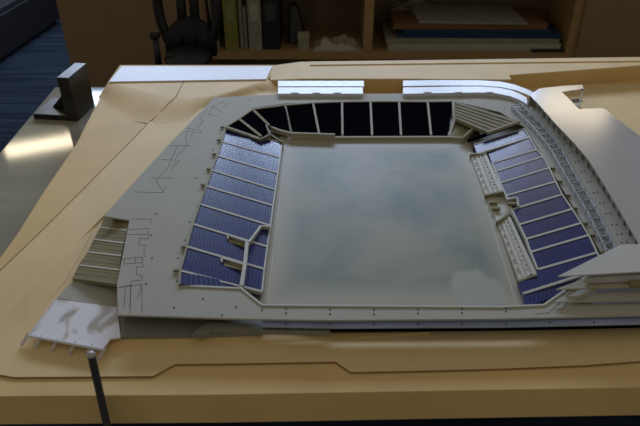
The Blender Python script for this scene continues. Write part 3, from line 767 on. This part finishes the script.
# front roof tip with the plates stacked beneath it
fr_ = thing('corner_roof', 'white pointed corner roof over stacked plates at the near right', 'model roof', P(620, 270, ZP))
ZF = ZR+.004
tip = [P(558, 276, ZF), P(621, 244.5, ZF), P(700, 242, ZF), P(780, 262, ZF), P(780, 264, ZF), P(640, 271.5, ZF)]
G().prism(tip, ZF-.003, ZF).build('roof_panel', mat('white_matte', (.62, .62, .58), .6, .4, .03, 10), fr_)
za = ZP+.028
G().prism([P(584, 281, za), P(640, 279, za), P(740, 276, za), P(740, 262, za), P(600, 266, za)], ZP+.022, za+.004).build('fascia', mat('fascia_pale', (.56, .56, .52), .5, .4), fr_)
G().prism([P(556, 289, za-.008), P(640, 286.5, za-.008), P(750, 283, za-.008), P(750, 262, za-.008), P(612, 268, za-.008)], za-.011, za-.008).build('plate', BEIGE, fr_)
g = G().path([p+Vector((0, .002, 0)) for p in PL([(598, 288.6), (640, 287), (750, 283.5)], za-.011)], .002, .009); g.build('facade_film', GLASSB, fr_)
zb_ = ZP+.008
G().prism([P(553, 302, zb_), P(640, 300.5, zb_), P(750, 297, zb_), P(750, 275, zb_), P(600, 280, zb_), P(582, 286, zb_)], zb_-.003, zb_).build('plate', GREY, fr_)
g = G().path([p+Vector((0, .002, 0)) for p in PL([(592, 302.6), (640, 301.2), (750, 298)], zb_-.003)], .002, .005); g.build('facade_film', GLASSB, fr_)
g = G()
for a, b in (((566, 294), (590, 282)), ((578, 298), (606, 282))):
    g.bar(P(*a, ZP+.012), P(*b, ZP+.020), .005, .003)
g.build('ramp', BEIGE, fr_)
for px in (600, 622, 644, 700):
    p = P(px, 292, ZP); G().tube([(p.x, p.y+.02, ZP), (p.x, p.y+.02, ZF-.003)], .0025, 8).build('column', GREYD, fr_)
p = P(634, 283, ZP+.02); G().box((p.x, p.y-.006, ZP+.0215), (.022, .012, .008)).build('stair_block', OLIVE, fr_)

# ------------------------------------------------------------------ white canopy strips at the far edge
CAN = mat('white_canopy', (.80, .84, .92), .35, .5, .04, 40)
def canopy(top, bot, zc, label, hh=.02):
    t = thing('edge_canopy', label, 'model canopy', P(*bot[len(bot)//2], ZP))
    n = len(top); zt_ = ZP+.0115
    g = G(); a = PL(top, zt_); b = [P(x, y, zt_) for x, y in [(p[0], p[1]+5.4) for p in top]]
    g.prism(a+b[::-1], zt_-.002, zt_); g.build('canopy_top', CAN, t)
    g = G(); c = PL([(x, y-6.3) for x, y in bot], ZP+.010); d = PL(bot, ZP+.010)
    g.prism(c+d[::-1], ZP, ZP+.010); g.build('canopy_step', CAN, t)
    for i in range(n):
        q = lerp(a[i], b[i], .8)
        G().box((q.x, q.y, (zt_-.002+ZP+.008)/2), (.003, .003, zt_-.002-ZP-.008)).build('post', WHITE, t)
    for i in range(3):
        x = lerp(bot[0][0], bot[-1][0], .2+.25*i); y = lerp(bot[0][1], bot[min(2, n-1)][1], .5); q = P(x, y, ZP+.010)
        G().box((q.x, q.y+.004, ZP+.0102), (.022, .005, .002)).build('vent', GREY, t)
    return t
canopy([(278, 80.8), (320, 80.8), (364, 80.8)], [(278, 93.6), (320, 93.6), (363, 93.6)], 0, 'short straight white canopy strip on the far edge of the deck')
canopy([(403, 80.6), (440, 80), (480, 80.2), (500, 81.5), (515, 84.5), (528, 89.5), (536, 94)], [(403, 93.8), (440, 93), (480, 92.4), (496, 93.2), (510, 96), (520, 100), (527, 104)], 0, 'long curved white canopy strip running to the roof corner')

# ------------------------------------------------------------------ slatted terrace at the left and grey flap
sl = thing('slatted_terrace', 'olive slatted wood terrace with pale ribs at the left of the deck', 'model terrace', P(100, 250, ZL))
def q6(a, b): return (60+a/5.325, 210+b/5.325)
rows = [(q6(237, 35), q6(374, 50)), (q6(215, 92), q6(358, 108)), (q6(180, 155), q6(342, 175)), (q6(148, 222), q6(326, 243)), (q6(100, 292), q6(316, 318)), (q6(68, 360), q6(305, 390))]
zs0, zs1 = ZL+.012, ZP-.006
for k in range(5):
    (a, b), (c, d) = rows[k], rows[k+1]
    A, B, Cc, Dd = P(*a, zs0), P(*b, zs1), P(*c, zs0), P(*d, zs1)
    g = G()
    for j in range(6):
        s0, s1 = j/6+.002, (j+1)/6-.004
        q = [lerp(A, Cc, s0), lerp(B, Dd, s0), lerp(B, Dd, s1), lerp(A, Cc, s1)]
        up_ = .0003*(j % 2)
        g.hexa([Vector((p.x, p.y, p.z-.008)) for p in q], [Vector((p.x, p.y, p.z+up_)) for p in q])
    g.build('slat_panel', OLIVE, sl)
for k in range(6):
    a, b = rows[k]; G().bar(P(*a, zs0+.001), P(*b, zs1+.001), .0038, .008).build('rib', RIB if 0 < k < 5 else OLIVE, sl)
fb_ = [P(75, 278.5, ZL+.008), P(119, 284.5, ZL+.008), P(120, 308, ZL+.008), P(57, 298, ZL+.008)]
tag(G().prism(fb_, ZL, ZL+.008).build('grey_flap', GREY), 'grey card platform between the slatted terrace and the clear tray', 'model platform')

# ------------------------------------------------------------------ clear tray, white reflection painted into its colour
def tray_mat():
    m = bpy.data.materials.new('tray_glare'); m.use_nodes = True; nt = m.node_tree; b = nt.nodes['Principled BSDF']
    tc = nt.nodes.new('ShaderNodeTexCoord'); no = nt.nodes.new('ShaderNodeTexNoise'); no.inputs['Scale'].default_value = 12; no.inputs['Detail'].default_value = 4; no.inputs['Distortion'].default_value = .8
    nt.links.new(tc.outputs['Object'], no.inputs['Vector'])
    cr = nt.nodes.new('ShaderNodeValToRGB'); e = cr.color_ramp.elements
    e[0].position = .40; e[0].color = (.52, .47, .40, 1); e[1].position = .47; e[1].color = (.95, .95, 1, 1)
    nt.links.new(no.outputs['Fac'], cr.inputs[0]); nt.links.new(cr.outputs[0], b.inputs['Base Color'])
    b.inputs['Roughness'].default_value = .3; b.inputs['Specular IOR Level'].default_value = .6
    return m
ty = thing('clear_tray', 'plastic tray, white glare painted in, on little stubs at the near left corner of the model', 'model platform', P(75, 325, ZL))
zt2 = ZL+.012
tp = PL([(56, 299), (117, 307), (120.5, 337), (110.5, 339), (102, 350), (29, 336)], zt2)
G().prism(tp, zt2-.003, zt2).build('tray_sheet', tray_mat(), ty)
g = G().path([p+Vector((0, 0, .003)) for p in PL([(29, 336), (102, 349.5)], zt2)], .003, .005)
g.path([p+Vector((0, 0, .001)) for p in PL([(56, 299), (29, 336)], zt2)], .002, .004); g.build('tray_rim', CAN, ty)
ACR = mat('acrylic', (.75, .75, .78), .15, .6, 0, 5, alpha=.6)
for px, py in [(24, 341), (38, 343), (54, 346), (72, 349), (89, 351.5), (102, 354)]:
    p = P(px+2, py-4, zt2); G().bar(p+Vector((0, .008, .001)), p+Vector((-.006, -.012, -.006)), .004, .005).build('stub', ACR, ty)

# ------------------------------------------------------------------ black rod in front of the base
b0 = P(108, 429, ZT+.0); b0 = Vector((b0.x, fy-.030, ZT-.02))
top = PY(91.5, 356, fy-.02); bot = PY(108, 430, fy-.03)
rod = thing('black_rod', 'slim black rod with a pale tip leaning in front of the cream base', 'rod', bot)
dirv = (bot-top).normalized()
bot2 = top+dirv*((top.z-.002)/-dirv.z)
rod.location = bot2
G().tube([bot2, top], .0060, 14).build('shaft', RUBBER, rod, True)
G().tube([top, top-dirv*.003, top-dirv*.007], [.0061, .0061, .0045], 14).build('tip', WHITE, rod, True)

# ------------------------------------------------------------------ steel angle block on the bare table end
c0 = P(78, 121.5, ZT); f0 = P(34, 119, ZT)
ax = (f0-c0); L = ax.length; ax.normalize(); ay = Vector((ax.y, -ax.x, 0)); ay = ay if ay.y > 0 else -ay
Wd = (P(95.5, 105, ZT)-c0).dot(ay)
Ht = PY(67, 79, c0.y).z-ZT+.003
an = thing('angle_block', 'black steel right-angle block standing on the bare table end', 'angle block', c0+ax*L/2+ay*Wd/2)
def lq(u0, u1, v0, v1): return [c0+ax*u0+ay*v0, c0+ax*u1+ay*v0, c0+ax*u1+ay*v1, c0+ax*u0+ay*v1]
th = L*.25
print('angle block', L, Wd, Ht)
G().prism(lq(0, th, 0, Wd), ZT, ZT+Ht).build('upright_plate', STEEL, an, bevel=.0015)
G().prism(lq(th, L, 0, Wd), ZT, ZT+.018).build('foot_plate', STEEL, an, bevel=.0015)
gv = Wd*.5
g = G().hexa([c0+ax*th+ay*(gv-.006)+Vector((0, 0, .018)), c0+ax*(L*.75)+ay*(gv-.006)+Vector((0, 0, .018)), c0+ax*(L*.75)+ay*(gv+.006)+Vector((0, 0, .018)), c0+ax*th+ay*(gv+.006)+Vector((0, 0, .018))],
             [c0+ax*th+ay*(gv-.006)+Vector((0, 0, Ht*.6)), c0+ax*(th+.004)+ay*(gv-.006)+Vector((0, 0, Ht*.6)), c0+ax*(th+.004)+ay*(gv+.006)+Vector((0, 0, Ht*.6)), c0+ax*th+ay*(gv+.006)+Vector((0, 0, Ht*.6))])
g.build('gusset', STEEL, an)

# repeats share a group
GROUPS = {'pitchside_tier': 'stepped tiers beside the pitch', 'dugout': 'dugout blocks beside the pitch', 'edge_canopy': 'white canopy strips on the far edge of the deck',
          'seating_stand': 'seating stands round the pitch', 'ring_binder': 'ring binders on the open shelf', 'slim_folder': 'thin folders on the open shelf',
          'paper_stack': 'paper stacks in the right shelf pile', 'blue_folder': 'blue folders in the right shelf pile'}
for o in C.objects:
    k = o.name.split('.')[0]
    if o.parent is None and k in GROUPS: o['group'] = GROUPS[k]
